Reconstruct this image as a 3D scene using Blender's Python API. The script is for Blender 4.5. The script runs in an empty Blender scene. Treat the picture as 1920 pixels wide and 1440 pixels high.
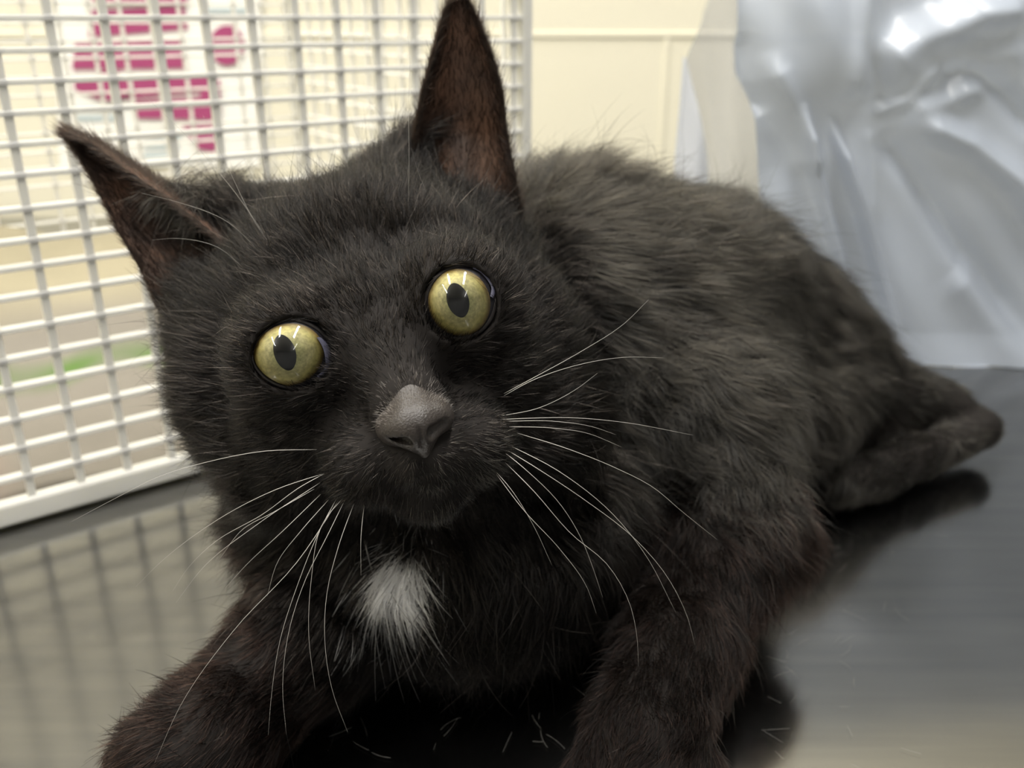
import bpy, math
import numpy as np
from mathutils import Vector
rng = np.random.default_rng(7)

# ------------------------------------------------------------------ camera
F = 1700.0; TILT = math.radians(22); CAM_H = 0.20
sc = bpy.context.scene
cam_d = bpy.data.cameras.new('camera'); cam = bpy.data.objects.new('camera', cam_d)
sc.collection.objects.link(cam); sc.camera = cam
cam.location = (0, 0, CAM_H); cam.rotation_euler = (math.pi/2 - TILT, 0, 0)
cam_d.sensor_width = 36; cam_d.lens = 36*F/1920; cam_d.clip_start = 0.01
cam_d.dof.use_dof = True; cam_d.dof.focus_distance = 0.216; cam_d.dof.aperture_fstop = 13
# ------------------------------------------------------------------ world, exposure
w = bpy.data.worlds.new('world'); sc.world = w; w.use_nodes = True
w.node_tree.nodes['Background'].inputs[0].default_value = (1, .97, .93, 1)
w.node_tree.nodes['Background'].inputs[1].default_value = 0.12
sc.view_settings.view_transform = 'Standard'; sc.view_settings.look = 'None'
sc.view_settings.gamma = 1; sc.view_settings.use_curve_mapping = False
sc.view_settings.exposure = 0.26
sc.cycles.use_denoising = True
sc.cycles.max_bounces = 8; sc.cycles.transparent_max_bounces = 24
sc.cycles_curves.shape = 'RIBBONS'
# ------------------------------------------------------------------ lamps (ceiling panels)
C = sc.collection
LAMPS = [((-1.38, -.5), 16, (.12, 1.2)), ((.28, .30), 26, (.12, 1.2)), ((.75, -1.4), 4, (.12, 1.2)), ((-.70, .36), 25, (.12, 1.1))]  # last panel is added to brighten the back-left wall and its table reflection
CEIL = 1.65; FLOOR = -0.9

def link(o, parent=None):
    C.objects.link(o)
    if parent: o.parent = parent
    return o
def tag(o, label=None, cat=None, group=None, kind=None):
    if label: o['label'] = label
    if cat: o['category'] = cat
    if group: o['group'] = group
    if kind: o['kind'] = kind
    return o
def empty(name, loc=(0, 0, 0)):
    o = bpy.data.objects.new(name, None); C.objects.link(o); o.location = loc
    o.empty_display_size = .01
    return o
def mesh(name, V, Fc, m=None, parent=None, smooth=False, loc=None):
    V = np.asarray(V, float)
    me = bpy.data.meshes.new(name)
    if isinstance(Fc, np.ndarray) and len(Fc) > 5000:
        n = len(Fc); k = Fc.shape[1]
        me.vertices.add(len(V)); me.vertices.foreach_set('co', V.ravel().astype(np.float32))
        me.loops.add(n*k); me.loops.foreach_set('vertex_index', Fc.ravel().astype(np.int32))
        me.polygons.add(n); me.polygons.foreach_set('loop_start', (np.arange(n)*k).astype(np.int32))
        me.update(calc_edges=True)
    else:
        me.from_pydata([tuple(v) for v in V], [], [tuple(int(i) for i in f) for f in Fc])
    if smooth: me.polygons.foreach_set('use_smooth', [True]*len(me.polygons))
    if m: me.materials.append(m)
    me.update()
    o = bpy.data.objects.new(name, me)
    if loc is not None: o.location = loc
    if parent is not None: o.location = Vector(o.location) - parent.location
    return link(o, parent)
class MB:
    def __init__(s): s.V = []; s.F = []
    def add(s, V, Fc):
        n = len(s.V); s.V += [tuple(v) for v in V]; s.F += [tuple(i+n for i in f) for f in Fc]
    def box(s, c, h, ax=None):
        c = np.array(c, float); ax = np.eye(3) if ax is None else ax
        V = [c + ax[0]*h[0]*i + ax[1]*h[1]*j + ax[2]*h[2]*k for i in (-1, 1) for j in (-1, 1) for k in (-1, 1)]
        s.add(V, [(0,1,3,2),(4,6,7,5),(0,4,5,1),(2,3,7,6),(0,2,6,4),(1,5,7,3)])
    def tube(s, P, R, n=6):
        P = np.array(P, float); V = []; Fc = []
        up = np.array([0.13, .2, .97])
        for i in range(len(P)):
            t = P[min(i+1, len(P)-1)] - P[max(i-1, 0)]; t /= np.linalg.norm(t)+1e-12
            a = np.cross(t, up); a /= np.linalg.norm(a)+1e-12; b = np.cross(t, a)
            r = R[i] if hasattr(R, '__len__') else R
            for k in range(n):
                th = 2*math.pi*k/n; V.append(P[i] + r*(math.cos(th)*a + math.sin(th)*b))
        for i in range(len(P)-1):
            for k in range(n):
                Fc.append((i*n+k, i*n+(k+1) % n, (i+1)*n+(k+1) % n, (i+1)*n+k))
        Fc.append(tuple(range(n))[::-1]); Fc.append(tuple((len(P)-1)*n+k for k in range(n)))
        s.add(V, Fc)
    def build(s, name, m, parent=None, smooth=False, bevel=0):
        o = mesh(name, s.V, s.F, m, parent, smooth)
        if bevel:
            b = o.modifiers.new('bevel', 'BEVEL'); b.width = bevel; b.segments = 2; b.limit_method = 'ANGLE'
        return o
# ------------------------------------------------------------------ materials
def mat(name, col=(.5,.5,.5), rough=.5, metal=0, spec=.5, **kw):
    m = bpy.data.materials.new(name); m.use_nodes = True
    b = m.node_tree.nodes['Principled BSDF']
    b.inputs['Base Color'].default_value = (*col, 1); b.inputs['Roughness'].default_value = rough
    b.inputs['Metallic'].default_value = metal; b.inputs['Specular IOR Level'].default_value = spec
    for k, v in kw.items(): b.inputs[k.replace('_', ' ')].default_value = v
    return m
def N(m, t, **kw):
    n = m.node_tree.nodes.new(t)
    for k, v in kw.items(): setattr(n, k, v)
    return n
def L(m, a, b): m.node_tree.links.new(a, b)
def bsdf(m): return m.node_tree.nodes['Principled BSDF']
def noise_color(m, c1, c2, scale, detail=4, lo=.35, hi=.65, stretch=None, coord='Object'):
    tc = N(m, 'ShaderNodeTexCoord'); nz = N(m, 'ShaderNodeTexNoise'); cr = N(m, 'ShaderNodeValToRGB')
    nz.inputs['Scale'].default_value = scale; nz.inputs['Detail'].default_value = detail
    if stretch:
        mp = N(m, 'ShaderNodeMapping'); mp.inputs['Scale'].default_value = stretch
        L(m, tc.outputs[coord], mp.inputs[0]); L(m, mp.outputs[0], nz.inputs['Vector'])
    else: L(m, tc.outputs[coord], nz.inputs['Vector'])
    L(m, nz.outputs['Fac'], cr.inputs[0])
    cr.color_ramp.elements[0].position = lo; cr.color_ramp.elements[0].color = (*c1, 1)
    cr.color_ramp.elements[1].position = hi; cr.color_ramp.elements[1].color = (*c2, 1)
    L(m, cr.outputs[0], bsdf(m).inputs['Base Color']); return nz, cr
def bump(m, scale, strength, dist=.001, stretch=None):
    tc = N(m, 'ShaderNodeTexCoord'); nz = N(m, 'ShaderNodeTexNoise'); bp = N(m, 'ShaderNodeBump')
    nz.inputs['Scale'].default_value = scale; bp.inputs['Strength'].default_value = strength; bp.inputs['Distance'].default_value = dist
    mp = N(m, 'ShaderNodeMapping'); mp.inputs['Scale'].default_value = stretch or (1,1,1)
    L(m, tc.outputs['Object'], mp.inputs[0]); L(m, mp.outputs[0], nz.inputs['Vector'])
    L(m, nz.outputs['Fac'], bp.inputs['Height']); L(m, bp.outputs[0], bsdf(m).inputs['Normal'])
M = {}
M['wall'] = mat('wall_paint', (.73, .69, .55), .55); bump(M['wall'], 60, .15)
M['wall2'] = mat('wall_far_paint', (.30, .31, .33), .6)
M['floor'] = mat('floor_vinyl', (.22, .23, .24), .5)
M['ceiling'] = mat('ceiling_paint', (.7, .7, .68), .8)
M['steel'] = mat('brushed_steel', (.2, .2, .2), .16, 1)
noise_color(M['steel'], (.235, .235, .235), (.285, .283, .275), 9, 6, .3, .7, (1, 14, 1))
M['plastic'] = mat('white_plastic', (.86, .85, .80), .38)
bsdf(M['plastic']).inputs['Subsurface Weight'].default_value = .5; bsdf(M['plastic']).inputs['Subsurface Radius'].default_value = (.004, .004, .0036); bsdf(M['plastic']).inputs['Subsurface Scale'].default_value = 1
M['poster'] = mat('paper', (.82, .81, .76), .6)
M['magenta'] = mat('magenta_print', (.34, .05, .15), .6)
M['blueprint'] = mat('grey_blue_print', (.42, .50, .52), .6)
M['black_rubber'] = mat('dark_rubber', (.02, .02, .02), .7)
M['skin'] = mat('black_skin', (.010, .008, .007), .8, spec=.2)
M['lid'] = mat('eyelid_skin', (.012, .0085, .008), .6)
M['nose'] = mat('nose_leather', (.025, .0195, .0165), .46)
bump(M['nose'], 1800, .6, .0003)
M['whisker'] = mat('whisker_hair', (.42, .40, .37), .4)

# ------------------------------------------------------------------ projection helpers
ct, st = math.cos(TILT), math.sin(TILT)
RIGHT = np.array([1., 0, 0]); UPV = np.array([0, st, ct]); FWD = np.array([0, ct, -st]); CP = np.array([0, 0, CAM_H])
def W(px, py, z):
    "point seen at (px, py) of the 1920x1440 frame at camera depth z (metres)"
    return CP + z*(FWD + RIGHT*(px-960)/F - UPV*(py-720)/F)
def proj(P):
    Q = P - CP; z = Q @ FWD
    return 960 + F*(Q @ RIGHT)/z, 720 - F*(Q @ UPV)/z, z
def on_y(px, py, Y):
    r = FWD + RIGHT*(px-960)/F - UPV*(py-720)/F
    return CP + r*Y/r[1]

# ================================================================== ROOM
def structure(name, V, Fc, m): return tag(mesh(name, V, Fc, m), kind='structure')
XL, XR, YB, YF = -1.7, 1.9, 1.0, -2.4
def slab(name, lo, hi, m):
    b = MB(); lo = np.array(lo); hi = np.array(hi); b.box((lo+hi)/2, (hi-lo)/2); return tag(b.build(name, m), kind='structure')
slab('floor', (XL, YF, FLOOR-.05), (XR, YB, FLOOR), M['floor'])
slab('ceiling', (XL, YF, CEIL), (XR, YB, CEIL+.05), M['ceiling'])
slab('wall_left', (XL-.05, YF, FLOOR), (XL, YB, CEIL), M['wall'])
slab('wall_right', (XR, YF, FLOOR), (XR+.05, YB, CEIL), M['wall2'])
slab('wall_front', (XL, YF-.05, FLOOR), (XR, YF, CEIL), M['wall2'])
# back wall: painted blocks with shallow rounded joints
def wall_back():
    jz = on_y(1100, 65, YB)[2]; jx = on_y(1245, 180, YB)[0]
    bh, bw, g = .215, .44, .006
    b = MB(); b.box(((XL+XR)/2, YB+.05, (FLOOR+CEIL)/2), ((XR-XL)/2, .05, (CEIL-FLOOR)/2))
    k0 = int((FLOOR-jz)//bh)+1; row = k0
    while jz + row*bh < CEIL:
        z = jz + row*bh; b.box(((XL+XR)/2, YB-.0002, z), ((XR-XL)/2, .0014, g/2))
        x = jx + (0 if row % 2 else bw/2) + int((XL-jx)//bw+1)*bw
        while x < XR:
            b.box((x, YB-.0001, z+bh/2), (g/2, .0013, bh/2-g/2-.0005)); x += bw
        row += 1
    return tag(b.build('wall_back', M['wall'], bevel=.0009), kind='structure')
wall_back()
tube_m = mat('lamp_diffuser', (.9,.9,.9), .4); bsdf(tube_m).inputs['Emission Color'].default_value = (1,.97,.92,1); bsdf(tube_m).inputs['Emission Strength'].default_value = 3
for i, ((x, y), p, (sx, sy)) in enumerate(LAMPS):
    t = empty('ceiling_light', (x, y, CEIL))
    tag(t, ['long ceiling light panel above the left of the table, behind the viewer', 'long ceiling light panel above the plastic bag', 'long ceiling light panel farthest behind the viewer on the right', 'added ceiling light panel above the white cat carrier, brightening the back wall'][i], 'ceiling light')
    b = MB(); b.box((x, y, CEIL-.02), (sx/2+.02, sy/2+.02, .02)); b.build('housing', M['plastic'], t)
    b = MB(); b.box((x, y, CEIL-.043), (sx/2, sy/2, .003)); b.build('diffuser', tube_m, t)
    ld = bpy.data.lights.new('lamp', 'AREA'); ld.shape = 'RECTANGLE'; ld.size = sx; ld.size_y = sy; ld.energy = p; ld.color = (1, .97, .92)
    lo = bpy.data.objects.new('lamp', ld); lo.location = (0, 0, -.05); link(lo, t)

# ================================================================== TABLE
table = empty('examination_table', (0, .4, FLOOR))
tag(table, 'dark brushed steel examination table the black cat crouches on', 'table')
b = MB(); b.box((.05, .44, -.015), (.85, .54, .015)); b.build('table_top', M['steel'], table, bevel=.004)
b = MB(); b.box((.05, .44, -.46), (.16, .16, .43)); b.build('pedestal', M['steel'], table, bevel=.01)
b = MB(); b.box((.05, .44, FLOOR+.02), (.4, .3, .02)); b.build('foot_plate', M['steel'], table, bevel=.01)

# ================================================================== CAGE
A0 = np.array([-.21461, .33253, 0.]); D = np.array([.7992, .6011, 0.]); NN = np.array([-.6011, .7992, 0.]); Z = np.array([0, 0, 1.])
S0, S1, HT, DP = -.20, .2765, .262, .29
cage = empty('cat_carrier', tuple(A0 + D*.05))
tag(cage, 'white plastic-coated grid cat carrier standing on the table behind the cat', 'pet carrier')
rows = [.0216, .0345, .0470, .0605, .0727, .0846, .0974, .1089, .1192, .1314, .1442, .1555, .1668, .1779, .1888, .2000, .2120, .2240, .2365, .2490]
def grille(name, org, dx, nrm, s0, s1, cols, rows, zt, vw=.0016, hw=.0011, dep=.0024):
    b = MB(); ax = np.array([dx, nrm, Z])
    for s in cols: b.box(org + dx*s + Z*(zt/2+.004), (vw, dep*.7, zt/2-.004), ax)
    for z in rows: b.box(org + dx*(s0+s1)/2 + Z*z, ((s1-s0)/2, dep, hw), ax)
    o = b.build(name, M['plastic'], cage, bevel=.0004); return o
cols = np.arange(S0+.0155, S1-.006, .0197) + .0004
grille('front_grille', A0, D, NN, S0, S1, cols, rows, HT)
grille('rear_grille', A0+NN*DP, D, NN, S0, S1, cols+.006, np.array(rows)-.003, HT, .0013, .0009, .0015)
ycols = np.arange(.018, DP-.01, .0215)
for s in (S0, S1): grille('side_grille', A0 + D*s, NN, D, 0, DP, ycols, rows, HT, .0013, .0009, .0015)
b = MB(); ax = np.array([D, NN, Z])
for q in (0, DP):
    b.box(A0 + D*(S0+S1)/2 + NN*q + Z*.0068, ((S1-S0)/2+.004, .0035, .0052), ax)
    b.box(A0 + D*(S0+S1)/2 + NN*q + Z*HT, ((S1-S0)/2+.004, .0035, .004), ax)
for s in (S0, S1):
    b.box(A0 + D*s + NN*DP/2 + Z*.0068, (.0035, DP/2, .0052), ax)
    b.box(A0 + D*s + NN*DP/2 + Z*HT, (.0035, DP/2, .004), ax)
    for q in (0, DP): b.box(A0 + D*s + NN*q + Z*HT/2, (.0032, .0035, HT/2-.002), ax)
b.build('frame', M['plastic'], cage, bevel=.0015)
b = MB(); b.box(A0 + D*(S0+S1)/2 + NN*DP/2 + Z*.004, ((S1-S0)/2-.003, DP/2-.004, .0015), ax); b.build('base_tray', M['plastic'], cage)
b = MB()
for s in (S0+.02, S1-.02):
    for q in (.012, DP-.012):
        b = MB(); b.box(A0 + D*s + NN*q + Z*.0008, (.008, .006, .0008), ax); b.build('rubber_foot', M['black_rubber'], cage)
# lid grid on top
b = MB()
for s in cols: b.box(A0 + D*s + NN*DP/2 + Z*HT, (.0010, DP/2, .001), ax)
for q in np.arange(.02, DP, .0215): b.box(A0 + D*(S0+S1)/2 + NN*q + Z*(HT+.001), ((S1-S0)/2, .0010, .001), ax)
b.build('top_grille', M['plastic'], cage)

# patterned towel crumpled on the carrier floor
def towel():
    n, m_ = 90, 60; V = []; cols_ = []
    for j in range(m_):
        for i in range(n):
            s = S0+.008 + (S1-S0-.016)*i/(n-1); q = .008 + (DP-.016)*j/(m_-1)
            h = .0075 + .003*math.sin(s*70+q*25)*math.sin(q*60) + .056*max(0, (q-.125)/.155)**1.25*(1+.10*math.sin(s*38))
            V.append(A0 + D*s + NN*q + Z*max(.0065, h)); cols_.append((s, q))
    Fc = [(j*n+i, j*n+i+1, (j+1)*n+i+1, (j+1)*n+i) for j in range(m_-1) for i in range(n-1)]
    tm = mat('towel_cloth', (.42, .38, .33), .95)
    at = N(tm, 'ShaderNodeAttribute', attribute_name='cloth'); L(tm, at.outputs['Color'], bsdf(tm).inputs['Base Color'])
    o = mesh('towel', V, Fc, tm, None, True)
    ca = o.data.color_attributes.new('cloth', 'FLOAT_COLOR', 'POINT')
    out = []
    for s, q in cols_:
        base = np.array([.22, .20, .17])
        g = max(0, 1-abs(q-.146-.006*math.sin(s*90))/.018) * (.45+.55*math.sin(s*60+1)**2)
        p = max(0, 1-abs(s+.015)/.03)*max(0, 1-abs(q-.06)/.08)
        y = max(0, min(1, (q-.185)/.04))
        c = base*(1-g) + np.array([.08, .17, .025])*g
        c = c*(1-.5*p) + np.array([.40, .22, .17])*.5*p
        c = c*(1-y) + np.array([.36, .32, .22])*y
        out += [*c, 1]
    ca.data.foreach_set('color', out)
    so = o.modifiers.new('solid', 'SOLIDIFY'); so.thickness = .0015; so.offset = 1
    return tag(o, 'beige grey towel with green stripe lying inside the white carrier', 'towel')
towel()

# ================================================================== POSTER on the back wall
def poster():
    t = empty('poster', tuple(on_y(300, 120, YB-.002)))
    tag(t, 'white paper notice with magenta print on the cream wall behind the carrier', 'poster')
    def quad_poly(pts, y, name, m, th=.0004):
        P = [on_y(*p, y) for p in pts]
        n = len(P); V = [p for p in P] + [p + np.array([0, th, 0]) for p in P]
        Fc = [tuple(range(n))[::-1], tuple(range(n, 2*n))] + [(i, (i+1) % n, (i+1) % n+n, i+n) for i in range(n)]
        return mesh(name, V, Fc, m, t)
    quad_poly([(95, -60), (492, -60), (486, 312), (112, 312)], YB-.003, 'sheet', M['poster'])
    def el(cx, cy, rx, ry, n=18): return [(cx+rx*math.cos(2*math.pi*k/n), cy+ry*math.sin(2*math.pi*k/n)) for k in range(n)]
    shapes = [[(170, 20), (345, 10), (352, 55), (165, 70)], [(140, 82), (345, 75), (350, 128), (135, 130)],
              [(138, 140), (400, 132), (400, 170), (190, 190), (140, 168)], [(245, 190), (400, 180), (405, 225), (255, 222)],
              el(425, 85, 33, 38), [(375, 150), (412, 150), (412, 225), (375, 225)], [(340, 235), (415, 232), (402, 285), (372, 280)],
              [(180, -40), (350, -40), (350, 8), (170, 8)], el(205, 160, 40, 28)]
    for s in shapes: quad_poly(s, YB-.0042 - .0003*shapes.index(s), 'magenta_shape', M['magenta'])
    for (x0, x1, y) in [(140, 230, 205), (140, 230, 222), (270, 340, 255), (270, 335, 275), (270, 330, 292), (385, 470, 20)]:
        quad_poly([(x0, y-5), (x1, y-5), (x1, y+4), (x0, y+4)], YB-.0040, 'print_line', M['blueprint'])
poster()

# ================================================================== PLASTIC BAG
def plastic(name, col, alpha, rough):
    m = mat(name, col, rough, 0, .6); nt = m.node_tree
    out = [n for n in nt.nodes if n.type == 'OUTPUT_MATERIAL'][0]
    tl = N(m, 'ShaderNodeBsdfTranslucent'); tl.inputs[0].default_value = (*col, 1)
    tr = N(m, 'ShaderNodeBsdfTransparent'); tr.inputs[0].default_value = (.93, .94, .97, 1)
    m1 = N(m, 'ShaderNodeMixShader'); m1.inputs[0].default_value = .35
    m2 = N(m, 'ShaderNodeMixShader'); m2.inputs[0].default_value = alpha
    L(m, bsdf(m).outputs[0], m1.inputs[1]); L(m, tl.outputs[0], m1.inputs[2])
    L(m, tr.outputs[0], m2.inputs[1]); L(m, m1.outputs[0], m2.inputs[2]); L(m, m2.outputs[0], out.inputs[0])
    return m
M['bag'] = plastic('bag_film', (.45, .50, .59), .93, .32)
M['bag_thin'] = plastic('bag_film_thin', (.62, .62, .62), .30, .3)
M['bag_highlight'] = plastic('bag_film_highlight', (.85, .89, .98), .9, .35)
def seg_dist(px, py, pts):
    best = np.full(px.shape, 1e9); tt = np.zeros(px.shape); sgn = np.zeros(px.shape); n = len(pts)-1
    for i in range(n):
        ax, ay = pts[i]; bx, by = pts[i+1]; dx, dy = bx-ax, by-ay
        t = np.clip(((px-ax)*dx+(py-ay)*dy)/(dx*dx+dy*dy), 0, 1)
        qx, qy = px-(ax+t*dx), py-(ay+t*dy); d = np.hypot(qx, qy)
        c = d < best; best = np.where(c, d, best); tt = np.where(c, (i+t)/n, tt); sgn = np.where(c, np.sign(dx*qy-dy*qx), sgn)
    return best, tt, sgn
YBAG = .56
def film_depth(px, py):
    "how far (m) the film stands out toward the viewer"
    d = np.zeros(px.shape)
    for pts, wd, amp, soft in [
        ([(1508, 205), (1530, 330), (1570, 480), (1590, 640)], 10, .014, 1),
        ([(1565, 230), (1610, 380), (1655, 570), (1685, 700)], 10, .014, 1),
        ([(1630, 240), (1640, 300), (1642, 420)], 12, .002, 1),
        ([(1650, 250), (1720, 330), (1800, 460), (1930, 640)], 26, -.010, 1),
        ([(1700, 220), (1820, 270), (1900, 340), (1960, 440)], 28, .014, 1),
        ([(1640, 125), (1730, 75), (1840, 30), (1960, 10)], 40, .016, 1),
        ([(1650, 150), (1760, 130), (1960, 90)], 30, .006, 1),
        ([(1700, 205), (1790, 190), (1870, 150)], 20, .006, 1),
        ([(1640, 215), (1700, 190), (1770, 120)], 12, .004, 1),
        ([(1760, 140), (1820, 130), (1900, 175), (1960, 260)], 22, -.008, 1),
        ([(1780, 500), (1850, 580), (1930, 700)], 40, .006, 1),
        ([(1430, 100), (1480, 200), (1510, 260), (1530, 330)], 26, .010, 1),
        ([(1640, -60), (1625, 60), (1600, 190)], 28, .010, 1),
        ([(1400, 60), (1405, 160), (1440, 220)], 20, -.010, 1),
        ([(1450, 320), (1480, 500), (1500, 700)], 30, .004, 1)]:
        e, t, _ = seg_dist(px, py, pts)
        d += amp*np.exp(-(e/wd)**2)*np.clip(np.minimum(t, 1-t)*6+.15, 0, 1)
    d += .018*np.exp(-(((px-1520)/95)**2 + ((py-60)/150)**2)**2)          # the hanging pouch
    d += .0015*np.sin(px*.021+py*.006)*np.sin(py*.013+1) + .0009*np.sin(px*.055-py*.03)
    d += .010*np.sin((px-1400)/520*2.2)
    return d
def bag():
    t = empty('plastic_bag', (.35, YBAG, 0)); tag(t, 'pale blue-grey translucent plastic bag full of folds standing behind the cat', 'plastic bag')
    def sheet(name, left, right, top, nx, ny, m, y0, fn, rear=0):
        V = []
        U, T = np.meshgrid(np.linspace(0, 1, nx), np.linspace(0, 1, ny))
        py = top + (716-top)*T
        lx = np.interp(py, [p[1] for p in left], [p[0] for p in left]); rx = np.interp(py, [p[1] for p in right], [p[0] for p in right])
        px = lx + (rx-lx)*U
        dd = fn(px, py)
        P = np.zeros((ny, nx, 3))
        for j in range(ny):
            for i in range(nx):
                p = on_y(px[j, i], py[j, i], y0)
                P[j, i] = p
        zz = P[..., 2].copy()
        # world-space vertical sheet: the foot line sits on the table
        P[..., 1] += (np.clip(zz, 0, .5))*.10 - dd - .004*np.clip(1-zz/.02, 0, 1)
        P[..., 2] = np.clip(zz, .0005, None)
        idx = np.arange(nx*ny).reshape(ny, nx)
        Fc = np.stack([idx[:-1, :-1], idx[1:, :-1], idx[1:, 1:], idx[:-1, 1:]], -1).reshape(-1, 4)
        return mesh(name, P.reshape(-1, 3), Fc, m, t, True)
    sheet('front_film', [(1400, -520), (1398, 140), (1425, 200), (1432, 400), (1440, 720)], [(2700, -520), (2700, 720)], -520, 260, 300, M['bag'], .537, film_depth)
    sheet('side_film', [(1440, -520), (1340, 5), (1290, 120), (1272, 310), (1250, 720)], [(1445, -520), (1402, 140), (1428, 200), (1436, 400), (1444, 720)],
          -520, 60, 160, M['bag_thin'], .56, lambda px, py: .012*np.exp(-((px-1325-(py-100)*.12)/14)**2) + .006*np.sin(px*.06))
    sheet('highlight_strip', [(1292, 110), (1284, 200), (1272, 310), (1250, 720)], [(1298, 110), (1316, 200), (1334, 310), (1350, 720)], 110, 24, 90, M['bag_highlight'], .57, lambda px, py: .004*np.sin(px*.08+py*.01))  # opaque pale blue strip paints the film's glossy reflection along its left side
    sheet('rear_film', [(1440, -520), (1340, 5), (1290, 120), (1272, 310), (1250, 720)], [(2700, -520), (2700, 720)], -520, 120, 90, M['bag_thin'], .62, lambda px, py: .006*np.sin(px*.03+py*.01))
bag()

# ================================================================== CAT : signed distance field
roll = math.radians(17)
EX = RIGHT*math.cos(roll) + UPV*math.sin(roll); EU = -RIGHT*math.sin(roll) + UPV*math.cos(roll)
hc = W(705, 650, .26); EC = CP - hc; EC /= np.linalg.norm(EC); EU = EU - EC*(EU@EC); EU /= np.linalg.norm(EU); EX = np.cross(EU, EC)
HB = np.array([EX, EU, EC])       # head axes: right in the picture, up, toward the viewer
class Field:
    def __init__(s, lo, hi, h):
        s.lo = np.array(lo); s.h = h; s.n = np.ceil((np.array(hi)-s.lo)/h).astype(int)+1
        s.D = np.full(tuple(s.n), .05, np.float32)
    def box(s, a, b):
        i0 = np.maximum(0, np.floor((a-s.lo)/s.h).astype(int)); i1 = np.minimum(s.n, np.ceil((b-s.lo)/s.h).astype(int)+1)
        if (i1 <= i0).any(): return None, None
        sl = tuple(slice(i0[k], i1[k]) for k in range(3))
        g = [(s.lo[k] + s.h*np.arange(i0[k], i1[k])).astype(np.float32) for k in range(3)]
        return sl, np.meshgrid(*g, indexing='ij', sparse=True)
    def merge(s, sl, d, k, op):
        A = s.D[sl]
        if op == 'cut': d = -d; hh = np.clip(.5-.5*(A-d)/k, 0, 1); s.D[sl] = A*(1-hh)+d*hh + k*hh*(1-hh)
        else: hh = np.clip(.5+.5*(A-d)/k, 0, 1); s.D[sl] = A*(1-hh)+d*hh - k*hh*(1-hh)
    def ell(s, c, r, B=np.eye(3), k=.01, op='add'):
        c = np.array(c); r = np.array(r if hasattr(r, '__len__') else (r, r, r), float); R = r.max()+k+.012
        sl, g = s.box(c-R, c+R)
        if sl is None: return
        x, y, z = g[0]-c[0], g[1]-c[1], g[2]-c[2]
        q = [B[i][0]*x + B[i][1]*y + B[i][2]*z for i in range(3)]
        k0 = np.sqrt(sum((q[i]/r[i])**2 for i in range(3))); k1 = np.sqrt(sum((q[i]/r[i]**2)**2 for i in range(3)))
        s.merge(sl, (k0*(k0-1)/np.maximum(k1, 1e-6)).astype(np.float32), k, op)
    def cap(s, a, b, ra, rb, k=.01, op='add'):
        a = np.array(a); b = np.array(b); R = max(ra, rb)+k+.012
        sl, g = s.box(np.minimum(a, b)-R, np.maximum(a, b)+R)
        if sl is None: return
        ba = b-a; x, y, z = g[0]-a[0], g[1]-a[1], g[2]-a[2]
        t = np.clip((x*ba[0]+y*ba[1]+z*ba[2])/(ba@ba), 0, 1)
        d = np.sqrt((x-ba[0]*t)**2+(y-ba[1]*t)**2+(z-ba[2]*t)**2) - (ra+(rb-ra)*t)
        s.merge(sl, d.astype(np.float32), k, op)
    def nets(s):
        Dm = s.D; ins = Dm < 0
        cnt = np.zeros(tuple(s.n-1), np.int8)
        for i in (0, 1):
            for j in (0, 1):
                for k in (0, 1): cnt += ins[i:s.n[0]-1+i, j:s.n[1]-1+j, k:s.n[2]-1+k]
        cells = np.argwhere((cnt > 0) & (cnt < 8)); idm = np.full(cnt.shape, -1, np.int32)
        idm[tuple(cells.T)] = np.arange(len(cells))
        acc = np.zeros((len(cells), 3)); nn = np.zeros(len(cells))
        co = [(i, j, k) for i in (0, 1) for j in (0, 1) for k in (0, 1)]
        for p in co:
            for ax_ in range(3):
                if p[ax_] == 0:
                    q = list(p); q[ax_] = 1
                    a = Dm[tuple((cells+p).T)]; b_ = Dm[tuple((cells+q).T)]
                    m_ = (a < 0) != (b_ < 0); t = np.where(m_, a/np.where(m_, a-b_, 1), 0)
                    pt = np.array(p, float)[None].repeat(len(cells), 0); pt[:, ax_] += t
                    acc[m_] += pt[m_]; nn += m_
        V = s.lo + s.h*(cells + acc/nn[:, None])
        Fs = []
        for ax_ in range(3):
            o1, o2 = (ax_+1) % 3, (ax_+2) % 3
            sa = [slice(0, s.n[i]) for i in range(3)]; sb = list(sa)
            sa[ax_] = slice(0, s.n[ax_]-1); sb[ax_] = slice(1, s.n[ax_])
            A_, B_ = ins[tuple(sa)], ins[tuple(sb)]
            e = np.argwhere(A_ != B_)
            e = e[(e[:, o1] > 0) & (e[:, o2] > 0) & (e[:, o1] < s.n[o1]-1) & (e[:, o2] < s.n[o2]-1)]
            fl = A_[tuple(e.T)]
            def cid(d1, d2):
                c = e.copy(); c[:, o1] += d1; c[:, o2] += d2; return idm[tuple(c.T)]
            q = np.stack([cid(-1, -1), cid(0, -1), cid(0, 0), cid(-1, 0)], 1)
            q[~fl] = q[~fl][:, ::-1]; Fs.append(q)
        return V, np.concatenate(Fs)

RE = .0118
def eyec(px, py, zs): r = W(px, py, 1)-CP; r /= np.linalg.norm(r); return W(px, py, zs) + r*RE
E_L = eyec(550, 664, .2175); E_R = eyec(864, 567, .2190)
fd = Field((-.145, .13, -.002), (.255, .50, .185), .0012)
fe, fc = fd.ell, fd.cap
# torso
fe(W(1060, 490, .345), .033, k=.02)
fe(W(1150, 640, .350), .043, k=.03)
fe(W(1270, 570, .385), .046, k=.03)
fe(W(1395, 610, .430), .042, k=.03)
fe(W(1515, 700, .430), .035, k=.02)
fe(W(1470, 790, .405), .028, k=.02)
fe(W(1300, 800, .365), .034, k=.02)
fe(W(1060, 850, .340), .036, k=.02)
fe(W(1270, 760, .338), .036, k=.02)
fc(W(780, 640, .315), W(1060, 560, .35), .038, .036, k=.02)
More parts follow.
